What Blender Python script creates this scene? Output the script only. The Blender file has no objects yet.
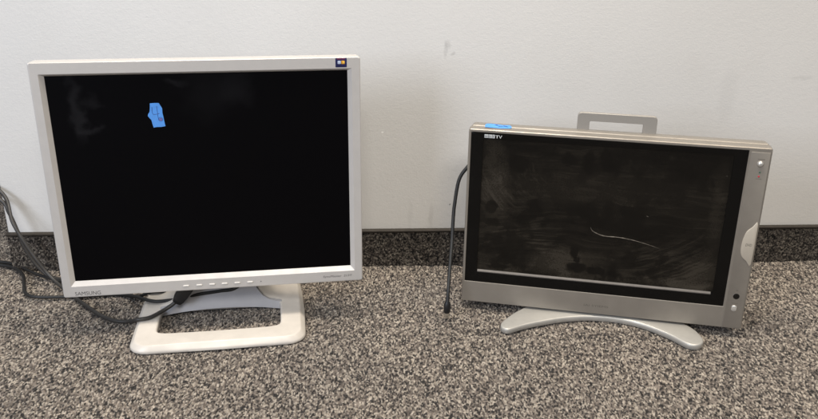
import bpy, bmesh, math, random
import numpy as np
from mathutils import Vector, Matrix
random.seed(7)
S = bpy.context.scene
COL = S.collection
MM = 0.001

# ------------------------------------------------------------------ helpers
def link(name, me, mat=None, parent=None, loc=None, rot=None):
    o = bpy.data.objects.new(name, me)
    COL.objects.link(o)
    if mat is not None:
        o.data.materials.append(mat)
    if parent: o.parent = parent
    if loc: o.location = loc
    if rot: o.rotation_euler = rot
    return o

def empty(name, loc, rz=0):
    o = bpy.data.objects.new(name, None); COL.objects.link(o)
    o.empty_display_size = .05
    o.location = loc; o.rotation_euler = (0, 0, rz)
    return o

def tag(o, label=None, cat=None, group=None, kind=None):
    if label: o['label'] = label
    if cat: o['category'] = cat
    if group: o['group'] = group
    if kind: o['kind'] = kind
    return o

def finish(bm, name, mat, parent=None, smooth=True, angle=40, loc=None, rot=None):
    bmesh.ops.recalc_face_normals(bm, faces=bm.faces)
    me = bpy.data.meshes.new(name); bm.to_mesh(me); bm.free()
    if smooth:
        for p in me.polygons: p.use_smooth = True
        try: me.set_sharp_from_angle(angle=math.radians(angle))
        except Exception: pass
    return link(name, me, mat, parent, loc, rot)

def rrect(x0, x1, z0, z1, r, n=5):
    """rounded rectangle, counter-clockwise, list of (x,z)"""
    r = max(r, 1e-5); pts = []
    for cx, cz, a0 in ((x1-r, z1-r, 0), (x0+r, z1-r, 90), (x0+r, z0+r, 180), (x1-r, z0+r, 270)):
        for k in range(n+1):
            a = math.radians(a0+90*k/n)
            pts.append((cx+r*math.cos(a), cz+r*math.sin(a)))
    return pts

def loft(loops, cap0=False, cap1=False, closed_path=False):
    """loops: lists of 3d points with the same count"""
    bm = bmesh.new()
    V = [[bm.verts.new(p) for p in L] for L in loops]
    n = len(V[0]); m = len(V)
    for i in range(m if closed_path else m-1):
        A, B = V[i], V[(i+1) % m]
        for k in range(n):
            bm.faces.new((A[k], A[(k+1) % n], B[(k+1) % n], B[k]))
    if cap0: bm.faces.new(V[0][::-1])
    if cap1: bm.faces.new(V[-1])
    return bm

def L3(pts, y):            # (x,z) mm at depth y mm -> metres
    return [(x*MM, y*MM, z*MM) for x, z in pts]

def plate(outline, y_front, y_back, bev=0.4):
    """flat plate in the panel plane with a bevelled front edge. outline (x,z) mm"""
    cx = sum(p[0] for p in outline)/len(outline); cz = sum(p[1] for p in outline)/len(outline)
    def ins(d):
        out = []
        n = len(outline)
        for i in range(n):
            a = Vector(outline[i-1]); b = Vector(outline[i]); c = Vector(outline[(i+1) % n])
            e1 = (b-a); e2 = (c-b)
            if e1.length < 1e-6: e1 = e2
            if e2.length < 1e-6: e2 = e1
            n1 = Vector((-e1.y, e1.x)).normalized(); n2 = Vector((-e2.y, e2.x)).normalized()
            nn = (n1+n2)
            if nn.length < 1e-6: nn = n1
            nn.normalize()
            out.append((b.x+nn.x*d, b.y+nn.y*d))
        return out
    return loft([L3(outline, y_back), L3(outline, y_front+bev), L3(ins(bev*.35), y_front+bev*.3), L3(ins(bev), y_front)], True, True)

def extrude_floor(outline, z0, z1, bev):
    """plan outline in mm (ccw) -> slab with rounded top edge"""
    n = len(outline)
    def ins(d):
        out = []
        for i in range(n):
            a = Vector(outline[i-1]); b = Vector(outline[i]); c = Vector(outline[(i+1) % n])
            e1 = (b-a).normalized(); e2 = (c-b).normalized()
            nn = Vector((-e1.y-e2.y, e1.x+e2.x)).normalized()
            out.append((b.x+nn.x*d, b.y+nn.y*d))
        return out
    loops = []
    for d, z in ((bev*.4, z0), (0, z0+bev*.4), (0, z1-bev), (bev*.3, z1-bev*.3), (bev, z1)):
        loops.append([(x*MM, y*MM, z*MM) for x, y in ins(d)])
    return loft(loops, True, True)

def smooth_closed(P, sub=6):
    n = len(P); out = []
    for i in range(n):
        p0, p1, p2, p3 = (Vector(P[(i+k-1) % n]) for k in range(4))
        for s in range(sub):
            t = s/sub
            out.append(tuple(.5*((2*p1)+(p2-p0)*t+(2*p0-5*p1+4*p2-p3)*t*t+(3*p1-p0-3*p2+p3)*t**3)))
    return out

def smooth_open(P, sub=10):
    Q = [Vector(p) for p in P]; Q = [2*Q[0]-Q[1]]+Q+[2*Q[-1]-Q[-2]]
    out = []
    for i in range(1, len(Q)-2):
        p0, p1, p2, p3 = Q[i-1:i+3]
        for s in range(sub):
            t = s/sub
            out.append(.5*((2*p1)+(p2-p0)*t+(2*p0-5*p1+4*p2-p3)*t*t+(3*p1-p0-3*p2+p3)*t**3))
    out.append(Q[-2]); return out

def tube(P, r, n=12, cap=True):
    """P list of Vector; r number or list"""
    m = len(P); R = r if isinstance(r, (list, tuple)) else [r]*m
    loops = []; up = None
    for i in range(m):
        d = (P[min(i+1, m-1)]-P[max(i-1, 0)]).normalized()
        if up is None:
            up = d.orthogonal().normalized()
        up = (up-d*up.dot(d)).normalized(); s = d.cross(up)
        loops.append([P[i]+(up*math.cos(2*math.pi*k/n)+s*math.sin(2*math.pi*k/n))*R[i] for k in range(n)])
    return loft(loops, cap, cap)

FONTDG = None
def text_mesh(txt, size_mm, width_mm=None, shear=0, bold=0):
    cu = bpy.data.curves.new('lettering', 'FONT'); cu.body = txt; cu.size = 1; cu.shear = shear
    cu.offset = bold
    cu.resolution_u = 3
    o = bpy.data.objects.new('lettering', cu); COL.objects.link(o)
    dg = bpy.context.evaluated_depsgraph_get(); dg.update()
    me = bpy.data.meshes.new_from_object(o.evaluated_get(dg))
    bpy.data.objects.remove(o); 
    co = np.empty(len(me.vertices)*3); me.vertices.foreach_get('co', co); co = co.reshape(-1, 3)
    mn, mx = co.min(0), co.max(0)
    h = mx[1]-mn[1]; sy = size_mm/h; sx = (width_mm/(mx[0]-mn[0])) if width_mm else sy
    return me, mn, sx, sy

def text(name, txt, x, z, y, h, w, mat, parent, shear=0, bold=0):
    """lettering in the panel plane: lower left (x,z), depth y (mm), cap height h, width w"""
    me, mn, sx, sy = text_mesh(txt, h, w, shear, bold)
    for v in me.vertices:
        v.co = Vector(((x+(v.co.x-mn[0])*sx)*MM, y*MM, (z+(v.co.y-mn[1])*sy)*MM))
    me.materials.clear()
    return link(name, me, mat, parent)

# ------------------------------------------------------------------ materials
def mat(name, base, rough=.5, metal=0., spec=.5, bump=None, vary=0., vscale=30, coat=0.):
    m = bpy.data.materials.new(name); m.use_nodes = True
    nt = m.node_tree; b = nt.nodes['Principled BSDF']
    b.inputs['Base Color'].default_value = (*base, 1); b.inputs['Roughness'].default_value = rough
    b.inputs['Metallic'].default_value = metal; b.inputs['Specular IOR Level'].default_value = spec
    b.inputs['Coat Weight'].default_value = coat
    tc = nt.nodes.new('ShaderNodeTexCoord')
    if vary:
        n = nt.nodes.new('ShaderNodeTexNoise'); n.inputs['Scale'].default_value = vscale; n.inputs['Detail'].default_value = 5
        nt.links.new(tc.outputs['Object'], n.inputs['Vector'])
        mr = nt.nodes.new('ShaderNodeMapRange'); mr.inputs[1].default_value = .3; mr.inputs[2].default_value = .7
        mr.inputs[3].default_value = 1-vary; mr.inputs[4].default_value = 1+vary*.4
        nt.links.new(n.outputs['Fac'], mr.inputs[0])
        mx = nt.nodes.new('ShaderNodeMix'); mx.data_type = 'RGBA'; mx.blend_type = 'MULTIPLY'; mx.inputs[0].default_value = 1
        mx.inputs[6].default_value = (*base, 1)
        nt.links.new(mr.outputs[0], mx.inputs[7]); nt.links.new(mx.outputs[2], b.inputs['Base Color'])
        mr2 = nt.nodes.new('ShaderNodeMapRange'); mr2.inputs[3].default_value = rough+.1; mr2.inputs[4].default_value = rough-.08
        nt.links.new(n.outputs['Fac'], mr2.inputs[0]); nt.links.new(mr2.outputs[0], b.inputs['Roughness'])
    if bump:
        sc, st = bump
        n2 = nt.nodes.new('ShaderNodeTexNoise'); n2.inputs['Scale'].default_value = sc; n2.inputs['Detail'].default_value = 3
        nt.links.new(tc.outputs['Object'], n2.inputs['Vector'])
        bp = nt.nodes.new('ShaderNodeBump'); bp.inputs['Strength'].default_value = st; bp.inputs['Distance'].default_value = .001
        nt.links.new(n2.outputs['Fac'], bp.inputs['Height']); nt.links.new(bp.outputs[0], b.inputs['Normal'])
    return m

class NB:
    """tiny node builder"""
    def __init__(s, m): s.nt = m.node_tree
    def new(s, t): return s.nt.nodes.new(t)
    def put(s, sock, v):
        if hasattr(v, 'is_output'): s.nt.links.new(v, sock)
        else: sock.default_value = v
    def math(s, op, a, b=0., c=None, clamp=False):
        n = s.new('ShaderNodeMath'); n.operation = op; n.use_clamp = clamp
        s.put(n.inputs[0], a); s.put(n.inputs[1], b)
        if c is not None: s.put(n.inputs[2], c)
        return n.outputs[0]
    def vmath(s, op, a, b):
        n = s.new('ShaderNodeVectorMath'); n.operation = op
        s.put(n.inputs[0], a); s.put(n.inputs[1], b)
        return n.outputs['Value'] if op in ('LENGTH', 'DISTANCE', 'DOT_PRODUCT') else n.outputs['Vector']
    def noise(s, vec, scale, detail=4, rough=.55, dist=0.):
        n = s.new('ShaderNodeTexNoise'); s.put(n.inputs['Vector'], vec)
        n.inputs['Scale'].default_value = scale; n.inputs['Detail'].default_value = detail
        n.inputs['Roughness'].default_value = rough; n.inputs['Distortion'].default_value = dist
        return n
    def ramp(s, v, a, b, lo=0., hi=1.):
        n = s.new('ShaderNodeMapRange'); n.interpolation_type = 'SMOOTHSTEP'
        s.put(n.inputs[0], v); n.inputs[1].default_value = a; n.inputs[2].default_value = b
        n.inputs[3].default_value = lo; n.inputs[4].default_value = hi
        return n.outputs[0]
    def mix(s, f, a, b, mode='MIX'):
        n = s.new('ShaderNodeMix'); n.data_type = 'RGBA'; n.blend_type = mode
        s.put(n.inputs[0], f); s.put(n.inputs[6], a); s.put(n.inputs[7], b)
        return n.outputs[2]
    def spot(s, P, c, r, soft=.5):
        d = s.vmath('SUBTRACT', P, c); d = s.vmath('DIVIDE', d, r)
        n = s.new('ShaderNodeVectorMath'); n.operation = 'LENGTH'; s.put(n.inputs[0], d)
        return s.ramp(n.outputs['Value'], 1+soft, 1-soft)

def wall_material():
    m = mat('wall_paint', (.70, .695, .67), .55, spec=.35)
    nb = NB(m); b = m.node_tree.nodes['Principled BSDF']
    P = nb.new('ShaderNodeTexCoord').outputs['Object']
    n1 = nb.noise(P, 2.2, 3); n2 = nb.noise(P, 14, 4)
    col = nb.mix(nb.ramp(n1.outputs['Fac'], .3, .7), (.665, .656, .636, 1), (.705, .696, .677, 1))
    col = nb.mix(nb.ramp(n2.outputs['Fac'], .55, .8, 0, .12), col, (.55, .52, .47, 1))
    W = nb.noise(P, 40, 3)
    ws = nb.vmath('MULTIPLY', nb.vmath('SUBTRACT', W.outputs['Color'], (.5, .5, .5)), (.012, 0, .012))
    PW = nb.vmath('ADD', P, ws)
    marks = [((.146, 0, .424), (.005, 1, .006), .2), ((.143, 0, .413), (.003, 1, .012), .18), ((.156, 0, .408), (.0035, 1, .003), .22),
             ((.1595, 0, .1235), (.0014, 1, .0014), .9), ((.085, 0, .105), (.004, 1, .028), .07), ((.125, 0, .10), (.004, 1, .022), .12),
             ((.79, 0, .365), (.02, 1, .003), .1), ((.66, 0, .33), (.015, 1, .05), .06), ((.745, 0, .14), (.006, 1, .01), .15)]
    for c, r, f in marks:
        sp = nb.spot(PW, c, r)
        col = nb.mix(nb.math('MULTIPLY', sp, f), col, (.17, .165, .16, 1))
    sp = nb.spot(P, (.0335, 0, .264), (.0022, 1, .0018), .3)
    col = nb.mix(sp, col, (.9, .9, .88, 1))
    nb.put(b.inputs['Base Color'], col)
    big = nb.noise(P, 120, 3); fine = nb.noise(P, 420, 2)
    # roller stipple stretched slightly sideways
    mp = nb.vmath('MULTIPLY', P, (1, 1, 1.5))
    rol = nb.noise(mp, 260, 3)
    h = nb.math('ADD', nb.math('MULTIPLY', big.outputs['Fac'], .6), nb.math('ADD', nb.math('MULTIPLY', fine.outputs['Fac'], .25), nb.math('MULTIPLY', rol.outputs['Fac'], .5)))
    bp = nb.new('ShaderNodeBump'); bp.inputs['Strength'].default_value = .32; bp.inputs['Distance'].default_value = .0012
    nb.put(bp.inputs['Height'], h); nb.put(b.inputs['Normal'], bp.outputs[0])
    return m

YARN = dict(dark=(.027, .025, .024), brown=(.105, .090, .079), mid=(.188, .162, .140), light=(.345, .308, .264))
def carpet_tuft_material(name, gain=1.0):
    m = mat(name, (.2, .17, .15), .95, spec=.1)
    nb = NB(m); b = m.node_tree.nodes['Principled BSDF']
    at = nb.new('ShaderNodeAttribute'); at.attribute_name = 'yarn'
    P = nb.new('ShaderNodeTexCoord').outputs['Object']
    n = nb.noise(P, 700, 2)
    col = nb.mix(1., at.outputs['Color'], nb.mix(nb.ramp(n.outputs['Fac'], .3, .7), (.78*gain, .78*gain, .78*gain, 1), (1.15*gain, 1.15*gain, 1.15*gain, 1)), 'MULTIPLY')
    big = nb.noise(P, 3.5, 3)
    col = nb.mix(1., col, nb.mix(nb.ramp(big.outputs['Fac'], .35, .65), (.9, .9, .9, 1), (1.06, 1.05, 1.03, 1)), 'MULTIPLY')
    nb.put(b.inputs['Base Color'], col)
    b.inputs['Sheen Weight'].default_value = .15
    bp = nb.new('ShaderNodeBump'); bp.inputs['Strength'].default_value = .5; bp.inputs['Distance'].default_value = .0006
    nb.put(bp.inputs['Height'], n.outputs['Fac']); nb.put(b.inputs['Normal'], bp.outputs[0])
    return m

def carpet_far_material():
    m = mat('carpet_beyond', (.2, .17, .15), .95, spec=.1)
    nb = NB(m); b = m.node_tree.nodes['Principled BSDF']
    P = nb.new('ShaderNodeTexCoord').outputs['Object']
    w = nb.noise(P, 300, 2)
    PW = nb.vmath('ADD', P, nb.vmath('MULTIPLY', w.outputs['Color'], (.004, .004, 0)))
    v = nb.new('ShaderNodeTexVoronoi'); v.inputs['Scale'].default_value = 320; nb.put(v.inputs['Vector'], PW)
    sx = nb.new('ShaderNodeSeparateColor'); nb.put(sx.inputs[0], v.outputs['Color'])
    cr = nb.new('ShaderNodeValToRGB'); cr.color_ramp.interpolation = 'CONSTANT'
    e = cr.color_ramp.elements; e[0].position = 0; e[0].color = (*YARN['dark'], 1); e[1].position = .3; e[1].color = (*YARN['brown'], 1)
    for p, k in ((.52, 'mid'), (.78, 'light')):
        q = e.new(p); q.color = (*YARN[k], 1)
    nb.put(cr.inputs[0], sx.outputs[0]); nb.put(b.inputs['Base Color'], cr.outputs[0])
    bp = nb.new('ShaderNodeBump'); bp.inputs['Strength'].default_value = .8; bp.inputs['Distance'].default_value = .003; bp.invert = True
    nb.put(bp.inputs['Height'], v.outputs['Distance']); nb.put(b.inputs['Normal'], bp.outputs[0])
    return m

def lcd_material():
    m = mat('monitor_screen', (.0016, .0015, .0021), .4, spec=.08)
    nb = NB(m); b = m.node_tree.nodes['Principled BSDF']
    P = nb.new('ShaderNodeTexCoord').outputs['Object']
    w = nb.noise(P, 30, 4)
    PW = nb.vmath('ADD', P, nb.vmath('MULTIPLY', nb.vmath('SUBTRACT', w.outputs['Color'], (.5, .5, .5)), (.05, 0, .05)))
    f = 0.
    for c, r, k in (((-.181, 0, .125), (.008, 1, .028), .9), ((-.172, 0, .09), (.006, 1, .02), .8), ((-.158, 0, .08), (.012, 1, .006), .7),
                    ((-.155, 0, .125), (.012, 1, .006), .5), ((-.035, 0, .152), (.012, 1, .006), .6), ((.01, 0, .13), (.03, 1, .03), .25), ((.05, 0, .135), (.02, 1, .02), .4)):
        f = nb.math('ADD', nb.math('MULTIPLY', nb.spot(PW, c, r, .9), k), f)
    dust = nb.noise(P, 900, 2); f = nb.math('ADD', f, nb.ramp(dust.outputs['Fac'], .72, .8, 0, .5))
    f = nb.math('MINIMUM', f, 1.)
    nb.put(b.inputs['Base Color'], nb.mix(nb.math('MULTIPLY', f, .07), (.0016, .0015, .0021, 1), (.13, .13, .14, 1)))
    return m

def tv_screen_material():
    m = mat('dusty_screen', (.006, .0055, .005), .16, spec=.35)
    nb = NB(m); b = m.node_tree.nodes['Principled BSDF']
    P = nb.new('ShaderNodeTexCoord').outputs['Object']
    # dry wiping streaks: fine, nearly level
    w = nb.noise(P, 8, 2)
    ws = nb.vmath('MULTIPLY', nb.vmath('SUBTRACT', w.outputs['Color'], (.5, .5, .5)), (.03, 0, .035))
    PS = nb.vmath('MULTIPLY', nb.vmath('ADD', P, ws), (1, 1, 20))
    s1 = nb.noise(PS, 9, 5, .65)
    streak = nb.ramp(s1.outputs['Fac'], .38, .72)
    # sweeping arcs of a hand at the left and lower right
    wd = nb.noise(P, 22, 3)
    PB = nb.vmath('ADD', P, nb.vmath('MULTIPLY', nb.vmath('SUBTRACT', wd.outputs['Color'], (.5, .5, .5)), (.09, 0, .09)))
    def arcs(cx, cz, r, ax, az):
        q = nb.vmath('SUBTRACT', nb.vmath('ADD', P, ws), (ax, 0, az))
        n_ = nb.new('ShaderNodeVectorMath'); n_.operation = 'LENGTH'; nb.put(n_.inputs[0], nb.vmath('MULTIPLY', q, (1, 0, 1.3)))
        cmb = nb.new('ShaderNodeCombineXYZ'); nb.put(cmb.inputs[0], nb.math('MULTIPLY', n_.outputs['Value'], 17.)); 
        sp_ = nb.new('ShaderNodeSeparateXYZ'); nb.put(sp_.inputs[0], q)
        nb.put(cmb.inputs[1], nb.math('MULTIPLY', nb.math('ARCTAN2', sp_.outputs[2], sp_.outputs[0]), .22))
        t = nb.noise(cmb.outputs[0], 9, 5, .65)
        return nb.math('MULTIPLY', nb.ramp(t.outputs['Fac'], .44, .66), nb.spot(PB, (cx, 0, cz), (r, 1, r*.7), .75))
    a1 = arcs(-.13, -.035, .065, -.105, -.16); a2 = arcs(.11, -.055, .07, .0, .09); a3 = arcs(-.165, .06, .045, -.06, .10)
    # blotches where the dust was lifted off
    n2 = nb.noise(P, 13, 5, .6, .35); n3 = nb.noise(P, 55, 4, .6)
    bl = nb.ramp(nb.math('ADD', n2.outputs['Fac'], nb.math('MULTIPLY', nb.math('SUBTRACT', n3.outputs['Fac'], .5), .25)), .44, .56, .18, 1)
    wipe = nb.math('ADD', nb.math('MULTIPLY', streak, .24), nb.math('MULTIPLY', nb.math('MAXIMUM', nb.math('MAXIMUM', a1, a2), a3), .6))
    wipe = nb.math('MULTIPLY', nb.math('ADD', wipe, .05), bl)
    sx = nb.new('ShaderNodeSeparateXYZ'); nb.put(sx.inputs[0], P)
    x, z = sx.outputs[0], sx.outputs[2]
    # dust left in the corners and in low patches; browner towards the foot
    dw = nb.noise(P, 26, 4)
    PD = nb.vmath('ADD', P, nb.vmath('MULTIPLY', nb.vmath('SUBTRACT', dw.outputs['Color'], (.5, .5, .5)), (.05, 0, .05)))
    edge = nb.math('MULTIPLY', nb.ramp(z, -.055, -.092, 0, .32), bl)
    for c, r, k in (((-.182, 0, .055), (.016, 1, .045), .42), ((-.19, 0, .12), (.01, 1, .02), .3), ((-.075, 0, -.066), (.035, 1, .024), .5), ((-.02, 0, -.055), (.03, 1, .012), .25),
                    ((.155, 0, -.055), (.02, 1, .03), .3), ((.13, 0, -.085), (.05, 1, .007), .45), ((-.10, 0, .06), (.08, 1, .02), .14), ((.165, 0, .05), (.01, 1, .06), .22), ((.03, 0, .07), (.10, 1, .025), .10)):
        edge = nb.math('ADD', edge, nb.math('MULTIPLY', nb.spot(PD, c, r, .75), k))
    spk = nb.noise(P, 420, 3)
    f = nb.math('ADD', nb.math('MULTIPLY', wipe, .75), nb.math('MULTIPLY', edge, nb.ramp(spk.outputs['Fac'], .3, .7, .4, 1)))
    fw = nb.noise(P, 60, 3)
    PF = nb.vmath('ADD', P, nb.vmath('MULTIPLY', nb.vmath('SUBTRACT', fw.outputs['Color'], (.5, .5, .5)), (.016, 0, .016)))
    for c, r, k in (((-.0475, 0, -.045), (.006, 1, .011), .95), ((-.0425, 0, -.057), (.006, 1, .006), .95), ((-.040, 0, -.072), (.017, 1, .0085), .95), ((-.009, 0, -.0755), (.015, 1, .0075), .95), ((.018, 0, -.077), (.01, 1, .005), .9),
                    ((-.037, 0, .109), (.010, 1, .018), .85), ((-.008, 0, .108), (.009, 1, .013), .8), ((-.068, 0, .112), (.012, 1, .010), .8), ((-.145, 0, .101), (.018, 1, .012), .85), ((-.115, 0, .122), (.03, 1, .008), .7), ((.04, 0, .11), (.014, 1, .02), .6),
                    ((-.187, 0, .022), (.010, 1, .012), .8), ((-.183, 0, -.005), (.012, 1, .009), .7), ((-.06, 0, -.005), (.05, 1, .018), .45), ((-.17, 0, -.083), (.02, 1, .005), .8), ((.10, 0, .0), (.04, 1, .03), .45)):
        f = nb.math('MULTIPLY', f, nb.math('SUBTRACT', 1., nb.math('MULTIPLY', nb.spot(PF, c, r, .25), k)))
    f = nb.math('MINIMUM', f, 1.)
    nb.put(b.inputs['Base Color'], nb.mix(nb.math('MULTIPLY', f, .34), (.003, .0028, .0025, 1), (.15, .125, .092, 1)))
    nb.put(b.inputs['Roughness'], nb.ramp(f, 0, .8, .1, .42))
    return m

M = {}
M['wall'] = wall_material()
M['cream'] = mat('silver_cream_plastic', (.565, .545, .522), .36, .15, vary=.04, vscale=60, bump=(900, .05))
M['stand_cream'] = mat('worn_cream_plastic', (.655, .615, .56), .4, .05, vary=.08, vscale=45, bump=(900, .04))
M['stand_shaded'] = mat('shaded_stand_plastic', (.45, .45, .47), .5, .1, vary=.06, vscale=40)  # stand plastic turned bluish grey: the neck's shade is put into its colour
M['backshell'] = mat('grey_back_plastic', (.42, .41, .4), .55, vary=.05, bump=(600, .1))
M['btn'] = mat('button_plastic', (.60, .585, .56), .45)
M['ink'] = mat('grey_print', (.075, .073, .073), .5)
M['inkdark'] = mat('faint_print', (.13, .115, .095), .6)
M['lcd'] = lcd_material()
M['tv'] = tv_screen_material()
M['tvsilver'] = mat('dull_silver_plastic', (.282, .258, .226), .34, .35, vary=.09, vscale=35, bump=(800, .06))
M['tvtop'] = mat('tv_shell_plastic', (.272, .25, .22), .38, .3, vary=.08, vscale=40)
M['handle'] = mat('handle_plastic', (.325, .307, .282), .45, .25, vary=.05)
M['glass'] = mat('gloss_black_frame', (.003, .003, .003), .2, spec=.28, vary=.3, vscale=25)
M['foot'] = mat('brushed_silver', (.50, .49, .46), .42, .4, vary=.08, vscale=50)
M['ledge'] = mat('lit_ledge', (.13, .12, .112), .45, .2, vary=.15, vscale=90)
M['badge'] = mat('pale_badge', (.56, .51, .43), .35, .3)
M['blackgloss'] = mat('black_lens', (.004, .004, .004), .15)
M['knob'] = mat('bright_knob', (.7, .69, .66), .22, .6)
M['greenled'] = mat('green_dot', (.06, .12, .08), .4)
M['redled'] = mat('red_dot', (.5, .03, .05), .4)
M['cable'] = mat('cable_rubber', (.014, .014, .014), .5, vary=.2, vscale=60)
M['cablegrey'] = mat('cable_grey_rubber', (.030, .028, .026), .45, vary=.2, vscale=60)
M['plug'] = mat('plug_rubber', (.010, .010, .011), .45, bump=(300, .1))
M['metal'] = mat('nickel', (.75, .74, .7), .25, 1.)
M['tape'] = mat('blue_tape', (.085, .31, .80), .6, vary=.1, vscale=120, bump=(1500, .2))
M['pen'] = mat('pen_ink', (.03, .085, .28), .6)
M['redpen'] = mat('red_pen_ink', (.20, .07, .20), .6)
M['stkblue'] = mat('sticker_navy', (.014, .018, .085), .3)
M['stkwhite'] = mat('sticker_white', (.5, .57, .72), .3)
M['stkorange'] = mat('sticker_orange', (.75, .36, .03), .3)
M['stkred'] = mat('sticker_red', (.36, .06, .07), .3)
M['stkgold'] = mat('sticker_yellow', (.85, .55, .10), .3)
M['white'] = mat('white_print', (.50, .52, .53), .4)
M['hair'] = mat('scratch_grey', (.12, .105, .085), .5)
M['trim'] = mat('dark_binding', (.030, .024, .018), .7, vary=.2, vscale=80)
M['tuft'] = carpet_tuft_material('carpet_yarn')
M['basetuft'] = carpet_tuft_material('baseboard_yarn', .47)
M['carpetfar'] = carpet_far_material()

# ------------------------------------------------------------------ carpet
def tufts(u0, u1, v0, v1, su, sv, seed, cu=.0022, cv=.0037, hgt=.0048):
    """height field of yarn tufts on a regular grid; returns U,V,H,rgb"""
    rng = np.random.default_rng(seed)
    nu = int(round((u1-u0)/su))+1; nv = int(round((v1-v0)/sv))+1
    U, V = np.meshgrid(np.linspace(u0, u1, nu), np.linspace(v0, v1, nv))
    gu = int((u1-u0)/cu)+4; gv = int((v1-v0)/cv)+4
    ju = rng.uniform(.0, 1., (gv, gu)); jv = rng.uniform(.0, 1., (gv, gu))
    an = rng.uniform(0, math.pi, (gv, gu)); hh = rng.uniform(.55, 1.0, (gv, gu))
    ca, sa = np.cos(an), np.sin(an)
    k = rng.uniform(0, 1, (gv, gu)); 
    pal = np.empty((gv, gu, 3))
    names = ['dark', 'brown', 'mid', 'light']; th = [.27, .50, .77, 1.01]
    lo = 0
    for nme, t in zip(names, th):
        s = (k >= lo) & (k < t); pal[s] = YARN[nme]; lo = t
    pal *= rng.uniform(.72, 1.25, (gv, gu, 1))
    fu = (U-u0)/cu+1.5; fv = (V-v0)/cv+1.5
    iu = np.floor(fu).astype(int); iv = np.floor(fv).astype(int)
    best = np.full(U.shape, 9e9); bi = np.zeros(U.shape, int); bj = np.zeros(U.shape, int)
    for dv in (-1, 0, 1):
        for du in (-1, 0, 1):
            a = np.clip(iu+du, 0, gu-1); b = np.clip(iv+dv, 0, gv-1)
            x = fu-(a+ju[b, a]); y = fv-(b+jv[b, a])
            p = x*ca[b, a]+y*sa[b, a]; q = -x*sa[b, a]+y*ca[b, a]
            d = (p/1.2)**2+(q/.74)**2-.25*hh[b, a]
            m = d < best
            best[m] = d[m]; bi[m] = a[m]; bj[m] = b[m]
    hv = hh[bj, bi]
    H = hgt*hv*np.sqrt(np.clip(1-(best+.25*hv)/1.15, 0.02, 1))
    return U, V, H, pal[bj, bi]

def grid_mesh(name, co, rgb, shape, holes=None):
    nv, nu = shape
    me = bpy.data.meshes.new(name)
    idx = np.arange(nv*nu).reshape(nv, nu)
    q = np.stack([idx[:-1, :-1], idx[:-1, 1:], idx[1:, 1:], idx[1:, :-1]], -1).reshape(-1, 4)
    extra = holes
    nverts = nv*nu; faces = len(q)
    if extra is not None:
        ev, eq = extra
        co = np.concatenate([co, ev]); rgb = np.concatenate([rgb, np.full((len(ev), 3), .2)])
        q2 = np.concatenate([q, np.array(eq)+nverts])
    else: q2 = q
    me.vertices.add(len(co)); me.vertices.foreach_set('co', co.astype(np.float32).ravel())
    me.loops.add(len(q2)*4); me.loops.foreach_set('vertex_index', q2.astype(np.int32).ravel())
    me.polygons.add(len(q2)); me.polygons.foreach_set('loop_start', np.arange(0, len(q2)*4, 4, dtype=np.int32))
    me.polygons.foreach_set('use_smooth', np.ones(len(q2), bool))
    if extra is not None:
        mi = np.zeros(len(q2), np.int32); mi[faces:] = 1
        me.polygons.foreach_set('material_index', mi)
    me.update(calc_edges=True)
    at = me.color_attributes.new('yarn', 'FLOAT_COLOR', 'POINT')
    rgba = np.concatenate([rgb, np.ones((len(rgb), 1))], 1).astype(np.float32)
    at.data.foreach_set('color', rgba.ravel())
    me.validate()
    return me

FX0, FX1, FY0, FY1 = -.95, 1.0, -.62, .34
U, V, H, C = tufts(FX0, FX1, FY0, FY1, .0008, .0012, 11)
# gentle unevenness of the pile
H = H + .0008*np.sin(U*23+V*9) - .0050
big = 6.0
rect = [(-big, FX0, -big, big), (FX1, big, -big, big), (FX0, FX1, -big, FY0), (FX0, FX1, FY1, big)]
ev = []; eq = []
for i, (a, b, c, d) in enumerate(rect):
    ev += [(a, c, -.0015), (b, c, -.0015), (b, d, -.0015), (a, d, -.0015)]; eq.append([4*i, 4*i+1, 4*i+2, 4*i+3])
co = np.stack([U.ravel(), V.ravel(), H.ravel()], 1)
me = grid_mesh('floor', co, C.reshape(-1, 3), U.shape, (np.array(ev), eq))
floor = link('floor', me, M['tuft']); floor.data.materials.append(M['carpetfar'])
tag(floor, kind='structure')

# ------------------------------------------------------------------ wall with its carpet skirting
WX0, WX1, WH, WT = -.657, 2.4, 1.5, .12
pl = rrect(WX0, WX1, 0, WT, .003, 3)
bm = loft([[(x, y, z) for x, y in pl] for z in (-.004, WH)], True, True)
wall = finish(bm, 'wall', M['wall'], smooth=True)
tag(wall, 'off-white painted wall with scuffs behind the two screens', 'wall')
BH = .0715
U, V, H, C = tufts(WX0, 1.75, 0, BH, .00095, .00095, 23, cu=.0023, cv=.0026, hgt=.0035)
edge = np.clip(np.minimum(V, BH-V)/.002, 0, 1)
co = np.stack([U.ravel(), (-.0035-H).ravel()*1.0, V.ravel()], 1)
me = grid_mesh('baseboard', co, C.reshape(-1, 3), U.shape)
base = link('baseboard', me, M['basetuft'], wall)
base['label'] = 'dark speckled carpet skirting strip along the foot of the wall'
bm = loft([[(x, y, z) for y, z in ((-.0005, BH-.0015), (-.0085, BH-.0015), (-.0095, BH), (-.0095, BH+.002), (-.008, BH+.0035), (-.0005, BH+.0035))] for x in (WX0-.001, 2.4)], True, True)
finish(bm, 'binding', M['trim'], base)

# ------------------------------------------------------------------ left: desktop monitor
mon = empty('desktop_monitor', (-.2385, -.222, 0), .1057)
tag(mon, 'larger cream-silver monitor with clean black screen on an open loop stand', 'monitor')
ploc, prot = (0, 0, .2573), (-.0099, 0, 0)
ox, oz0, oz1 = 234.8, -187.2, 182.0
loops = []
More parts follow.
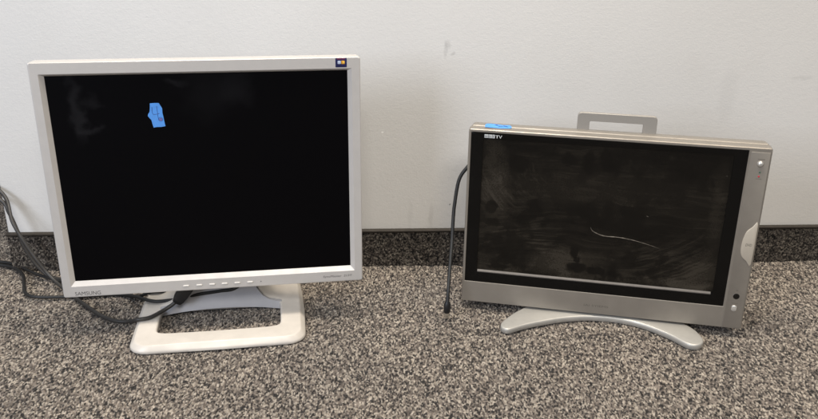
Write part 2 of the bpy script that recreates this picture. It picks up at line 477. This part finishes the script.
# from the inner lip out over the front, round the side and to the back
def RL(hx, z0, z1, r, y): return L3(rrect(-hx, hx, z0, z1, r, 4), y)
loops = [RL(215.6, -161.6, 161.6, .6, 1.0), RL(215.8, -161.8, 161.8, .6, -.3), RL(221.6, -168.2, 165.0, 1.0, -5.3), RL(222.2, -168.8, 165.6, 1.2, -5.8), RL(222.8, -169.4, 166.2, 1.4, -5.8),
         RL(ox-2.2, oz0+2.2, oz1-1.8, 2.0, -5.8), RL(ox-1.2, oz0+1.2, oz1-.8, 2.4, -5.8), RL(ox-.3, oz0+.3, oz1-.25, 3.0, -5.3), RL(ox, oz0, oz1, 3.2, -4.6), RL(ox, oz0, oz1, 3.2, -3.8),
         RL(ox-.4, oz0+.4, oz1-.2, 3.2, 8), RL(ox-1.6, oz0+1.2, oz1-.8, 3.4, 20), RL(ox-1.7, oz0+1.3, oz1-.9, 3.4, 21), RL(ox-3.4, oz0+3, oz1-2.6, 4, 23.5)]
bm = loft(loops)
bez = finish(bm, 'bezel', M['cream'], mon, angle=32, loc=ploc, rot=prot)
loops = [RL(ox-3.4, oz0+3, oz1-2.6, 4, 23.4), RL(ox-12, oz0+14, oz1-12, 8, 27), RL(205, -150, 150, 14, 34), RL(165, -110, 115, 18, 52), RL(150, -95, 100, 18, 56)]
finish(loft(loops, False, True), 'back_shell', M['backshell'], mon, loc=ploc, rot=prot)
scr = finish(loft([L3(rrect(-216.2, 216.2, -162.2, 162.2, .5), 3), L3(rrect(-216.2, 216.2, -162.2, 162.2, .5), .0)], True, True), 'screen', M['lcd'], mon, False, loc=ploc, rot=prot)
for bx in (-48.2, -27.9, -7.7, 12, 32.1, 52.2):
    finish(plate(rrect(bx-4.6, bx+4.6, -179.9, -177.2, 1.2, 4), -7.4, -5, .8), 'button', M['btn'], mon, loc=ploc, rot=prot)
finish(plate(rrect(68.8, 70.4, -179.3, -177.7, .7, 4), -6.3, -5, .3), 'power_light', M['ink'], mon, loc=ploc, rot=prot)
def on_panel(o, loc=ploc, rot=prot):
    o.location = loc; o.rotation_euler = rot; return o
on_panel(text('maker_lettering', 'SAMSUNG', -217.5, -184.2, -5.93, 6.2, 38.5, M['ink'], mon))
on_panel(text('model_lettering', 'SyncMaster  213T', 170, -180.0, -5.93, 4.6, 47.5, M['ink'], mon, shear=.12))
stk = finish(plate(rrect(197.8, 214.6, 167.2, 181.0, .8, 3), -6.15, -5.7, .1), 'sticker', M['stkblue'], mon, loc=ploc, rot=prot)
for nme, r, mm in (('emblem', (201.0, 205.8, 172.2, 176.8), 'stkwhite'), ('emblem', (206.6, 211.6, 172.0, 177.0), 'stkorange'), ('emblem', (208.6, 211.2, 172.8, 175.6), 'stkgold'), ('stripe', (199.6, 212.6, 179.0, 180.0), 'stkred')):
    yy = -6.3 if mm == 'stkgold' else -6.24
    finish(plate(rrect(*r, .7, 3), yy, -6.1, .03), nme, M[mm], stk)

# stand: a flat open loop whose rear rises into the neck
def ring_stand():
    outer = []
    # front corners rounded, arms run back
    def arc(cx, cy, r, a0, a1, n=8, ry=None):
        return [(cx+r*math.cos(math.radians(a0+(a1-a0)*k/n)), cy+(ry or r)*math.sin(math.radians(a0+(a1-a0)*k/n))) for k in range(n+1)]
    outer += arc(-108, -52, 28, 180, 270)
    outer += [(-40, -81), (0, -81.5), (40, -81)]
    outer += arc(109, -52, 28, 270, 360)
    outer += [(138.5, 20), (137, 80)] + arc(105, 110, 30, 0, 90) + [(40, 140), (0, 140), (-40, 140)] + arc(-101, 110, 30, 90, 180) + [(-134, 80), (-135.5, 20)]
    return outer
out = ring_stand()
n = len(out)
# resample outer by angle so that the ring does not twist
def outer_at(a):
    dx, dy = math.cos(a), math.sin(a); best = 0
    for i in range(n):
        x1, y1 = out[i]; x2, y2 = out[(i+1) % n]
        y1 -= 5; y2 -= 5
        ex, ey = x2-x1, y2-y1
        den = dx*ey-dy*ex
        if abs(den) < 1e-9: continue
        t = (x1*ey-y1*ex)/den; s = (x1*dy-y1*dx)/den
        if t > 0 and -1e-6 <= s <= 1+1e-6: best = max(best, t)
    return best*dx, 5+best*dy
angs = sorted(set([2*math.pi*k/160 for k in range(160)] + [(math.atan2(s2*46, s1*98)+d) % (2*math.pi) for s1 in (1, -1) for s2 in (1, -1) for d in (-.03, -.015, 0, .015, .03)]))
OUT = [outer_at(a) for a in angs]
def inner_at(a):
    c, s = math.cos(a), math.sin(a); hx, hy, e = 98, 46, 9
    r = (abs(c/hx)**e+abs(s/hy)**e)**(-1/e)
    return (r*c, 5+r*s)
INN = [inner_at(a) for a in angs]
def mixp(a, b, t): return (a[0]*(1-t)+b[0]*t, a[1]*(1-t)+b[1]*t)
def off(p, q, d):
    v = Vector((q[0]-p[0], q[1]-p[1])); l = v.length; v /= l
    return (p[0]+v.x*d, p[1]+v.y*d)
def lp(fn, z): return [(p[0]*MM, p[1]*MM, z*MM) for p in [fn(o, i) for o, i in zip(OUT, INN)]]
loops = [lp(lambda o, i: off(i, o, 1.5), .5), lp(lambda o, i: off(o, i, 1.5), .5), lp(lambda o, i: o, 1.6), lp(lambda o, i: o, 4.2), lp(lambda o, i: off(o, i, .7), 5.8), lp(lambda o, i: off(o, i, 1.4), 6.8),
         lp(lambda o, i: off(o, i, 6.6), 12.6), lp(lambda o, i: off(o, i, 7.6), 13.3), lp(lambda o, i: off(o, i, 9.2), 13.6), lp(lambda o, i: off(o, i, 10.5), 13.7), lp(lambda o, i: off(i, o, 3.6), 14.0), lp(lambda o, i: off(i, o, 2.2), 13.9), lp(lambda o, i: off(i, o, .5), 13.0), lp(lambda o, i: i, 11.4), lp(lambda o, i: i, 2)]
stand = finish(loft(loops, closed_path=True), 'stand', M['stand_cream'], mon, angle=50)
# rising neck behind the opening
top = [(101, 14), (92, 15.5), (80, 19.5), (69, 27), (60, 40), (54, 62), (50, 95), (48, 130), (47, 160)]
bot = [(101, 0), (92, 1.5), (80, 3.5), (66, 5.5), (50, 7), (25, 8.6), (0, 9)]
outl = [(x, z) for x, z in bot[::-1]] + top
outl = outl + [(-x, z) for x, z in outl[::-1][:-1]]
def lean(z): return 41+max(0, z-14)*.13
loops = [[(x*MM, (lean(z)+dy)*MM, (z*1.0)*MM) for x, z in outl] for dy in (0, 3, 26, 30)]
finish(loft(loops, True, True), 'neck', M['stand_shaded'], stand, angle=35)
# cream shoulders flowing from the arms up the neck
def shoulder(s):
    L = []
    for t in range(13):
        u = t/12
        # centre line from the arm up along the neck edge
        x = 118-66*u**.8; z = 13.6+58*u**2.2; y0 = 50+4*u; y1 = 128-40*u
        L.append([(s*(x+16*(1-u)-2)*MM, y1*MM, (z-2)*MM), (s*(x+16*(1-u))*MM, (y1-4)*MM, z*MM), (s*(x-2)*MM, (y0+2)*MM, (z+.4)*MM), (s*(x-14*(1-u)-1)*MM, (y0-4.2)*MM, (z+.2)*MM), (s*(x-14*(1-u)-1)*MM, (y0-4.2)*MM, (z-3)*MM), (s*x*MM, (y0+20)*MM, (z-6)*MM)])
    return loft(L, True, True)
for s in (1, -1):
    finish(shoulder(s), 'shoulder', M['stand_cream'], stand, angle=45)

# ------------------------------------------------------------------ right: television with handle
tv = empty('television', (.3887, -.228, 0), -.2515)
tag(tv, 'smaller silver widescreen television with carry handle, dusty screen and curved foot', 'television')
tloc, trot = (0, 0, .1664), (-.0289, 0, 0)
def TL(x0, x1, z0, z1, r, y): return L3(rrect(x0, x1, z0, z1, r, 4), y)
tz0, tz1 = -152.6, 152.4
GX0, GX1, GZ0, GZ1 = -225.2, 196.2, -114.8, 147.4
loops = [TL(GX0+.4, GX1-.4, GZ0+.4, GZ1-.4, .8, 4), TL(GX0, GX1, GZ0, GZ1, 1, .5), TL(GX0-.5, GX1+.5, GZ0-.5, GZ1+.5, 1.2, 0), TL(GX0-1.2, GX1+1.2, GZ0-1.2, GZ1+1.2, 1.4, 0), TL(-227.4, 227.4, tz0+1.8, tz1-2.2, 2.4, 0), TL(-228.2, 228.2, tz0+1, tz1-1.4, 2.6, 0), TL(-229.2, 229.2, tz0+.2, tz1-.3, 3.2, 1.2), TL(-229.5, 229.5, tz0, tz1, 3.4, 3),
         TL(-229.3, 229.3, tz0+.2, tz1+1.2, 3.4, 14), TL(-228.6, 228.6, tz0+.6, tz1+1.2, 3.4, 15.2), TL(-227.6, 227.6, tz0+2, tz1-.6, 3.4, 15.8)]
tb = finish(loft(loops), 'bezel', M['tvsilver'], tv, angle=32, loc=tloc, rot=trot)
loops = [TL(-227.2, 227.2, tz0+3, tz1-.6, 3.4, 15.6), TL(-227.6, 227.6, tz0+2.4, tz1+1.8, 4, 17.2), TL(-227.4, 227.4, tz0+2.4, tz1+2.6, 4, 18.5), TL(-227, 227, tz0+3, tz1+2.2, 5, 36), TL(-224.5, 224.5, tz0+6, tz1-1.5, 8, 43), TL(-212, 212, tz0+20, tz1-14, 14, 52), TL(-150, 150, -100, 100, 20, 70)]
finish(loft(loops, False, True), 'back_shell', M['tvtop'], tv, loc=tloc, rot=trot)
AX0, AX1, AZ0, AZ1 = -205.4, 176.8, -93.6, 137.2
loops = [TL(GX0+.3, GX1-.3, GZ0+.3, GZ1-.3, .8, 4), TL(GX0+.3, GX1-.3, GZ0+.3, GZ1-.3, .8, 1.0), TL(GX0+.7, GX1-.7, GZ0+.7, GZ1-.7, 1, .7), TL(AX0-1, AX1+1, AZ0-1, AZ1+1, .8, .7), TL(AX0, AX1, AZ0, AZ1, .6, 1.0), TL(AX0, AX1, AZ0, AZ1, .6, 3.5)]
finish(loft(loops), 'screen_frame', M['glass'], tv, angle=30, loc=tloc, rot=trot)
ts = finish(loft([TL(AX0-1, AX1+1, AZ0-1, AZ1+1, .6, 5), TL(AX0-1, AX1+1, AZ0-1, AZ1+1, .6, 2.6)], True, True), 'screen', M['tv'], tv, False, loc=tloc, rot=trot)
# narrow ledge under the picture; its pale colour stands for caught overhead light
bm = loft([[(x*MM, y*MM, z*MM) for y, z in ((-.1, -94.6), (2.4, -92.0), (2.5, -95.8), (.3, -96.2))] for x in (AX0+1, AX1-3)], True, True)
finish(bm, 'ledge', M['ledge'], tv, False, loc=tloc, rot=trot)
# scratch: a thin pale curved line on the screen
P = smooth_open([(x, 2.5, z) for x, z in ((-24.9, 1.4), (-22.5, -3.5), (-17, -7.4), (-2.2, -12.1), (21.5, -12.4), (45.3, -15.3), (69.3, -20.8), (85.4, -25.3))], 8)
rr = [(.85+.45*math.sin(i*1.7)*math.sin(i*.6))*(.15+.65*math.sin(math.pi*min(1, i/(len(P)-1)*1.02+.0))**.8)*(1.0 if i < len(P)*.6 else .8) for i in range(len(P))]
bm = tube([p*MM for p in P], [r*MM for r in rr], 6)
finish(bm, 'scratch', M['hair'], ts)
for pts in ([(60, 2.5, 28), (63, 2.5, 27)], [(170, 2.5, 104), (171, 2.5, 103)]):
    finish(tube([p*MM for p in smooth_open(pts, 5)], .3*MM, 5), 'scratch', M['hair'], ts)
# right-hand control strip
bm = plate(rrect(199.0, 227.2, tz0+2.2, 145.5, 1.0, 3), -.9, .2, .6)
cp = finish(bm, 'control_panel', M['tvsilver'], tv, angle=35, loc=tloc, rot=trot)
def dome(x, z, r, h, y):
    loops = []
    for t in range(6):
        a = math.pi/2*t/6
        loops.append([((x+r*math.cos(a)*math.cos(2*math.pi*k/24))*MM, (y-h*math.sin(a))*MM, (z+r*math.cos(a)*math.sin(2*math.pi*k/24))*MM) for k in range(24)])
    return loft(loops, True, True)
finish(dome(214.5, 127.4, 5.2, .8, -.9), 'button_ring', M['tvtop'], cp)
finish(dome(214.5, 127.4, 4.3, 3.0, -1.2), 'power_button', M['knob'], cp)
finish(dome(215.6, 114.2, 1.5, .5, -.85), 'indicator_light', M['greenled'], cp)
finish(dome(215.2, 107.6, 1.5, .6, -.85), 'indicator_light', M['redled'], cp)
finish(plate(rrect(210, 220, 134.2, 135.2, .2, 2), -1.0, -.8, .05), 'lettering', M['inkdark'], cp)
finish(plate(rrect(211, 219.5, 103.6, 104.3, .2, 2), -1.0, -.8, .05), 'lettering', M['inkdark'], cp)
finish(plate(rrect(211.2, 214.8, -84.8, -83.6, .2, 2), -1.0, -.8, .05), 'lettering', M['inkdark'], cp)
finish(plate(rrect(208, 217.5, -107.2, -106.4, .2, 2), -1.0, -.8, .05), 'lettering', M['inkdark'], cp)
bad = smooth_closed([(226.6, 31), (219, 25.5), (212, 18), (208.6, 7), (207.2, -6), (207.8, -17), (211, -25.5), (218, -31.5), (226.2, -36.5)], 3)
# keep the right edge straight
bad = [(min(x, 226.8), z) for x, z in bad]
bdg = finish(plate(bad[::1], -2.3, -.6, .9), 'disc_badge', M['badge'], cp, angle=35)
text('lettering', 'DVD', 213.0, -6.5, -2.42, 4.4, 9.6, M['inkdark'], cp, shear=.2)
finish(dome(213.2, -94.6, 5.0, .5, -.85), 'sensor_window', M['blackgloss'], cp)
finish(plate(rrect(208.6, 216.8, -120.8, -110.6, 3.2, 5), -2.6, -.6, 1.0), 'menu_button', M['knob'], cp)
# HDTV mark
for i, (a, b) in enumerate(((-204, -198.0), (-197.6, -191.8), (-191.4, -187.4))):
    fr = on_panel(finish(plate(rrect(a, b, 138.6, 144.4, .3, 2), .5, .75, .05), 'logo_block', M['white'], tv), tloc, trot)
on_panel(text('logo_letter', 'H D T', -202.9, 139.8, .42, 3.2, 14.6, M['glass'], tv), tloc, trot)
on_panel(text('logo_letter', 'TV', -186.4, 138.8, .55, 5.2, 10.6, M['white'], tv, bold=.015), tloc, trot)
on_panel(text('maker_lettering', 'IAI SYIEMS', -23, -139.2, -.16, 3.6, 40, M['inkdark'], tv), tloc, trot)
# carrying handle standing up behind the top edge
hx = 60.6
outer = [(-hx, 140), (hx+1, 140)] + [(hx-6+1+6*math.cos(math.radians(a)), 176.2+6*math.sin(math.radians(a))) for a in range(0, 91, 15)] + [(-hx+6+6*math.cos(math.radians(a)), 176.2+6*math.sin(math.radians(a))) for a in range(90, 181, 15)]
inner = [(-41.5, 140), (41, 140)] + [(41-2+2*math.cos(math.radians(a)), 167+2*math.sin(math.radians(a))) for a in range(0, 91, 15)] + [(-41.5+2+2*math.cos(math.radians(a)), 167+2*math.sin(math.radians(a))) for a in range(90, 181, 15)]
loops = [L3(inner, 32.4), L3([(x+(.4 if x > 0 else -.4), z+(.4 if z > 150 else 0)) for x, z in inner], 32), L3([(x*.99, z-(.6 if z > 150 else 0)) for x, z in outer], 32), L3(outer, 32.8), L3(outer, 39.4), L3([(x*.99, z-(.6 if z > 150 else 0)) for x, z in outer], 40), L3(inner, 40)]
on_panel(finish(loft(loops, closed_path=True), 'handle', M['handle'], tv, angle=35), tloc, trot)
# crescent foot
plan = [(-155, -70), (-149, -78), (-139, -78), (-118, -60), (-90, -41), (-52, -20), (-10, -6), (35, -4), (72, -13), (110, -36), (136, -60), (149, -65), (160, -60), (166, -48), (163, -30), (150, -6), (105, 35), (50, 58), (0, 64), (-50, 56), (-100, 22), (-130, -12), (-152, -52)]
plan = smooth_closed(plan, 5)
foot = finish(extrude_floor(plan, .5, 10.5, 2.6), 'foot', M['foot'], tv, angle=50)
loops = []
for z, w, y0, y1 in ((9, 60, 10, 60), (16, 52, 24, 60), (40, 46, 40, 66), (90, 45, 48, 72)):
    loops.append([(x*MM, y*MM, z*MM) for x, y in rrect(-w, w, y0, y1, 8, 4)])
finish(loft(loops, True, True), 'neck', M['tvtop'], tv)

# ------------------------------------------------------------------ blue tape
def panel_matrix(root, loc, rot):
    return Matrix.Translation(root.location) @ Matrix.Rotation(root.rotation_euler.z, 4, 'Z') @ Matrix.Translation(loc) @ Matrix.Rotation(rot[0], 4, 'X')
def tape_sheet(outline, thick, fn):
    """thin sheet triangulated from an outline, fn maps (x,z) mm to 3d metres on both faces"""
    bm = bmesh.new()
    A = [bm.verts.new(fn(x, z, 0)) for x, z in outline]; B = [bm.verts.new(fn(x, z, thick)) for x, z in outline]
    bm.faces.new(A); bm.faces.new(B[::-1])
    for i in range(len(A)): bm.faces.new((A[i], A[i-1], B[i-1], B[i]))
    return bm
Mm = panel_matrix(mon, ploc, prot)
tape = [(-74.8, 118.8), (-68, 119.2), (-62.2, 118.7), (-59.6, 114), (-58.0, 110.6), (-58.2, 104), (-57.6, 98), (-56.4, 88), (-56.0, 83.4), (-62, 82.6), (-68, 82.9), (-73.2, 82.0), (-74.0, 87.5), (-75.0, 93.4), (-77.5, 96.6), (-79.6, 99.6), (-79.0, 102.6), (-76.2, 106), (-75.6, 112)]
bm = tape_sheet([(x+.25*random.uniform(-1, 1), z+.25*random.uniform(-1, 1)) for x, z in tape], .2, lambda x, z, t: (x*MM, (-.08-t)*MM, z*MM))
tp = finish(bm, 'tape_piece', M['tape'], None, False)
tp.matrix_world = Mm
tag(tp, 'torn blue tape with handwriting on the black screen of the left monitor', 'tape')
def stroke(pts, r, m, par, y=-.3):
    P = smooth_open([(x*MM, y*MM, z*MM) for x, z in pts], 5)
    bm = tube(P, r*MM, 5)
    for v in bm.verts: v.co.y = y*MM+(v.co.y-y*MM)*.25
    return finish(bm, 'handwriting', m, par)
stroke([(-72.5, 113), (-72.8, 107), (-72.0, 102.4), (-68, 102.0), (-62.6, 103.2)], .45, M['pen'], tp)
stroke([(-65.8, 114.2), (-65.4, 106), (-65.2, 99), (-64.6, 92.5)], .45, M['pen'], tp)
stroke([(-64.2, 96.2), (-63.9, 92), (-60.6, 91.4), (-58.9, 94), (-60.8, 97.2), (-64.0, 96.4)], .4, M['pen'], tp)
stroke([(-62.8, 95.6), (-60.4, 95.0), (-60.6, 93.0), (-62.8, 93.4), (-62.6, 95.2)], .6, M['redpen'], tp, -.34)
Mt = panel_matrix(tv, tloc, trot)
ttop = 153.6
strip = [(-204.5, 9.5), (-198, 8.8), (-190, 9.6), (-180, 9.0), (-172, 10.4), (-164.6, 11.0), (-162.5, 14), (-163.5, 19), (-167, 25), (-176, 23.2), (-186, 25.6), (-197, 26), (-203.5, 24.2), (-205, 18), (-205.2, 12)]
def topz(y): return tz1 + 1.2*min(max((y-3)/11, 0), 1) + 1.5*min(max((y-13)/4, 0), 1)
bm = tape_sheet(strip, .25, lambda x, y, t: (x*MM, y*MM, (topz(y)+.12+t+(.7 if x < -195 else .2))*MM))
tt = finish(bm, 'tape_piece', M['tape'], None, False)
tt.matrix_world = Mt
tag(tt, 'narrow blue painter tape strip lying on the top edge of the silver television', 'tape')
for a, b in (((-188, 19), (-181, 14.5)), ((-184, 13.5), (-177, 15.5)), ((-176, 17.5), (-169, 15.5)), ((-190, 20), (-186, 22))):
    P = [Vector((a[0]*MM, a[1]*MM, (topz(a[1])+.75)*MM)), Vector((b[0]*MM, b[1]*MM, (topz(b[1])+.75)*MM))]
    finish(tube(P, .55*MM, 5), 'handwriting', M['pen'], tt)

# ------------------------------------------------------------------ cables
def cable(name, pts, r, m, label, cat='cable', group=None):
    o = finish(tube(smooth_open(pts, 12), r, 12), name, m)
    tag(o, label, cat, group); return o
CAM_D, CAM_H = 1.4022, .6734
# video lead: in from the left at wall height, behind the corner, over the floor in a loop and up into the monitor
ca = cable('video_cable', [(-.83, .03, .27), (-.74, .0, .205), (-.6515, -.012, .160), (-.6215, -.05, .112), (-.589, -.065, .055), (-.561, -.075, .018), (-.522, -.108, .0042), (-.474, -.16, .0045), (-.443, -.191, .0040), (-.4127, -.2117, .0045), (-.3885, -.221, .008), (-.3679, -.2332, .0178), (-.3507, -.2268, .018), (-.3336, -.2092, .0205), (-.3218, -.2016, .0255), (-.3136, -.1995, .032), (-.308, -.199, .039)], .0033, M['cablegrey'],
     'grey video cable looping in front of the cream stand and ending in a black plug')
conn = loft([[(x*MM, y*MM, z*MM) for x, y in rrect(-w, w, -d, d, 2.2, 3)] for z, w, d in ((-11, 4, 4), (-9, 7.5, 5.5), (-2, 9.5, 6.5), (10, 10.5, 7), (26, 10.5, 7), (28, 9.5, 6))], True, True)
q = finish(conn, 'plug', M['plug'], ca); q.location = (-.3070, -.1985, .0385); q.rotation_euler = (.05, .62, .1)
bm = loft([[(x*MM, y*MM, z*MM) for x, y in rrect(-1.6, 1.6, -1.6, 1.6, 1.2, 3)] for z in (-8, 14)], True, True)
q2 = finish(bm, 'thumb_screw', M['btn'], ca); q2.location = (-.2915, -.1960, .0475); q2.rotation_euler = (.15, .7, .1)
cable('power_cable', [(-.86, .04, .272), (-.75, .005, .205), (-.655, -.018, .150), (-.636, -.028, .125), (-.624, -.034, .092), (-.6135, -.04, .06), (-.596, -.045, .028), (-.575, -.05, .008), (-.55, -.056, .0045), (-.52, -.06, .0045), (-.46, -.07, .0045), (-.40, -.09, .0045), (-.33, -.05, .008), (-.24, -.06, .12)], .0032, M['cablegrey'],
      'grey cable hanging at the wall end and disappearing behind the left monitor')
cable('floor_cable', [(-.90, .05, .0042), (-.80, .035, .0042), (-.70, .024, .0042), (-.655, .006, .0042), (-.60, -.036, .0045), (-.552, -.062, .0045), (-.50, -.085, .0045), (-.45, -.105, .0045), (-.40, -.13, .005), (-.375, -.137, .017), (-.35, -.139, .020), (-.325, -.128, .022), (-.30, -.115, .03), (-.28, -.10, .05), (-.255, -.10, .09)], .0030, M['cable'],
      'black cable running nearly straight along the floor from the left edge')
cable('kinked_cable', [(-.90, .035, .0042), (-.78, .022, .0042), (-.695, .010, .0042), (-.660, -.002, .0042), (-.641, -.018, .0042), (-.623, -.045, .0042), (-.609, -.080, .0042), (-.594, -.110, .0042), (-.572, -.123, .0042), (-.5227, -.1243, .0042), (-.4807, -.1218, .0042), (-.4303, -.1178, .0042), (-.4025, -.1355, .010), (-.3783, -.1613, .0178), (-.3556, -.1719, .0182), (-.3335, -.1728, .02), (-.3159, -.1770, .0245), (-.2962, -.1800, .031), (-.2772, -.1809, .0357), (-.2443, -.1774, .0391), (-.2194, -.1747, .043), (-.195, -.166, .065), (-.185, -.15, .11)], .0030, M['cable'],
      'black floor cable with an S-shaped kink just left of the monitor corner')
# antenna lead behind the television
pts = [(.235, -.10, .235), (.205, -.118, .245), (.180, -.131, .2465), (.1713, -.135, .2415), (.1585, -.137, .2205), (.1515, -.145, .1787), (.149, -.153, .151), (.147, -.165, .1231), (.1424, -.188, .0875), (.1384, -.210, .054), (.1367, -.2185, .0345)]
cb = cable('antenna_cable', pts, .0031, M['cable'], 'thin black antenna cable hanging down the left side of the silver television', 'cable')
d = Vector((-.0009, -.001, -.0266)).normalized()
p0 = Vector((.1366, -.2187, .0330))
finish(tube([p0-d*.003, p0, p0+d*.003, p0+d*.017, p0+d*.0185], [.0034, .0044, .0058, .0056, .0046], 14), 'plug', M['plug'], cb)
finish(tube([p0+d*.018, p0+d*.0275, p0+d*.028], [.0044, .0044, .0035], 14), 'plug_tip', M['metal'], cb)

# ------------------------------------------------------------------ light
W = bpy.data.worlds.new('World'); S.world = W; W.use_nodes = True
bg = W.node_tree.nodes['Background']; bg.inputs[0].default_value = (.95, .97, 1.0, 1); bg.inputs[1].default_value = AMB = .2
def area(name, loc, target, sx, sy, power, col):
    l = bpy.data.lights.new(name, 'AREA'); l.shape = 'RECTANGLE'; l.size = sx; l.size_y = sy; l.energy = power; l.color = col
    o = bpy.data.objects.new(name, l); COL.objects.link(o); o.location = loc
    o.rotation_euler = (Vector(target)-Vector(loc)).to_track_quat('-Z', 'Y').to_euler()
    return o
area('window_light', (-1.95, -2.35, 1.30), (-.2, -.1, .15), 1.0, 1.2, 48, (.79, .86, 1.0))
area('ceiling_or_fill_light', (-.25, -.36, 2.55), (-.25, -.36, 0), 1.2, .4, 50, (1.0, .92, .81))
area('ceiling_or_fill_light', (1.25, -.50, 2.55), (1.25, -.50, 0), 1.2, .45, 27, (1.0, .86, .69))
area('ceiling_or_fill_light', (.3, -2.9, 2.55), (.2, -.6, .3), 1.2, .6, 52, (1.0, .955, .89))  # unseen fill added behind the camera to lighten the wall shadow

# ------------------------------------------------------------------ camera
f, cyo, h, dist, yaw, pitch, roll = 805.3291, -.0409, .6734, 1.4022, .0594, .3794, .0137
cam = bpy.data.cameras.new('camera'); co = bpy.data.objects.new('camera', cam); COL.objects.link(co)
fw = Vector((math.sin(yaw)*math.cos(pitch), math.cos(yaw)*math.cos(pitch), -math.sin(pitch)))
ri = Vector((math.cos(yaw), -math.sin(yaw), 0)); up = ri.cross(fw)
r2 = ri*math.cos(roll)+up*math.sin(roll); u2 = -ri*math.sin(roll)+up*math.cos(roll)
Mx = Matrix((r2, u2, -fw)).transposed().to_4x4(); Mx.translation = (0, -dist, h)
co.matrix_world = Mx
cam.sensor_width = 36; cam.lens = f/818*36; cam.clip_start = .01; cam.clip_end = 100
S.camera = co
S.view_settings.view_transform = 'Standard'; S.view_settings.look = 'None'; S.view_settings.exposure = 0; S.view_settings.gamma = 1
S.render.resolution_x = 1024; S.render.resolution_y = 525
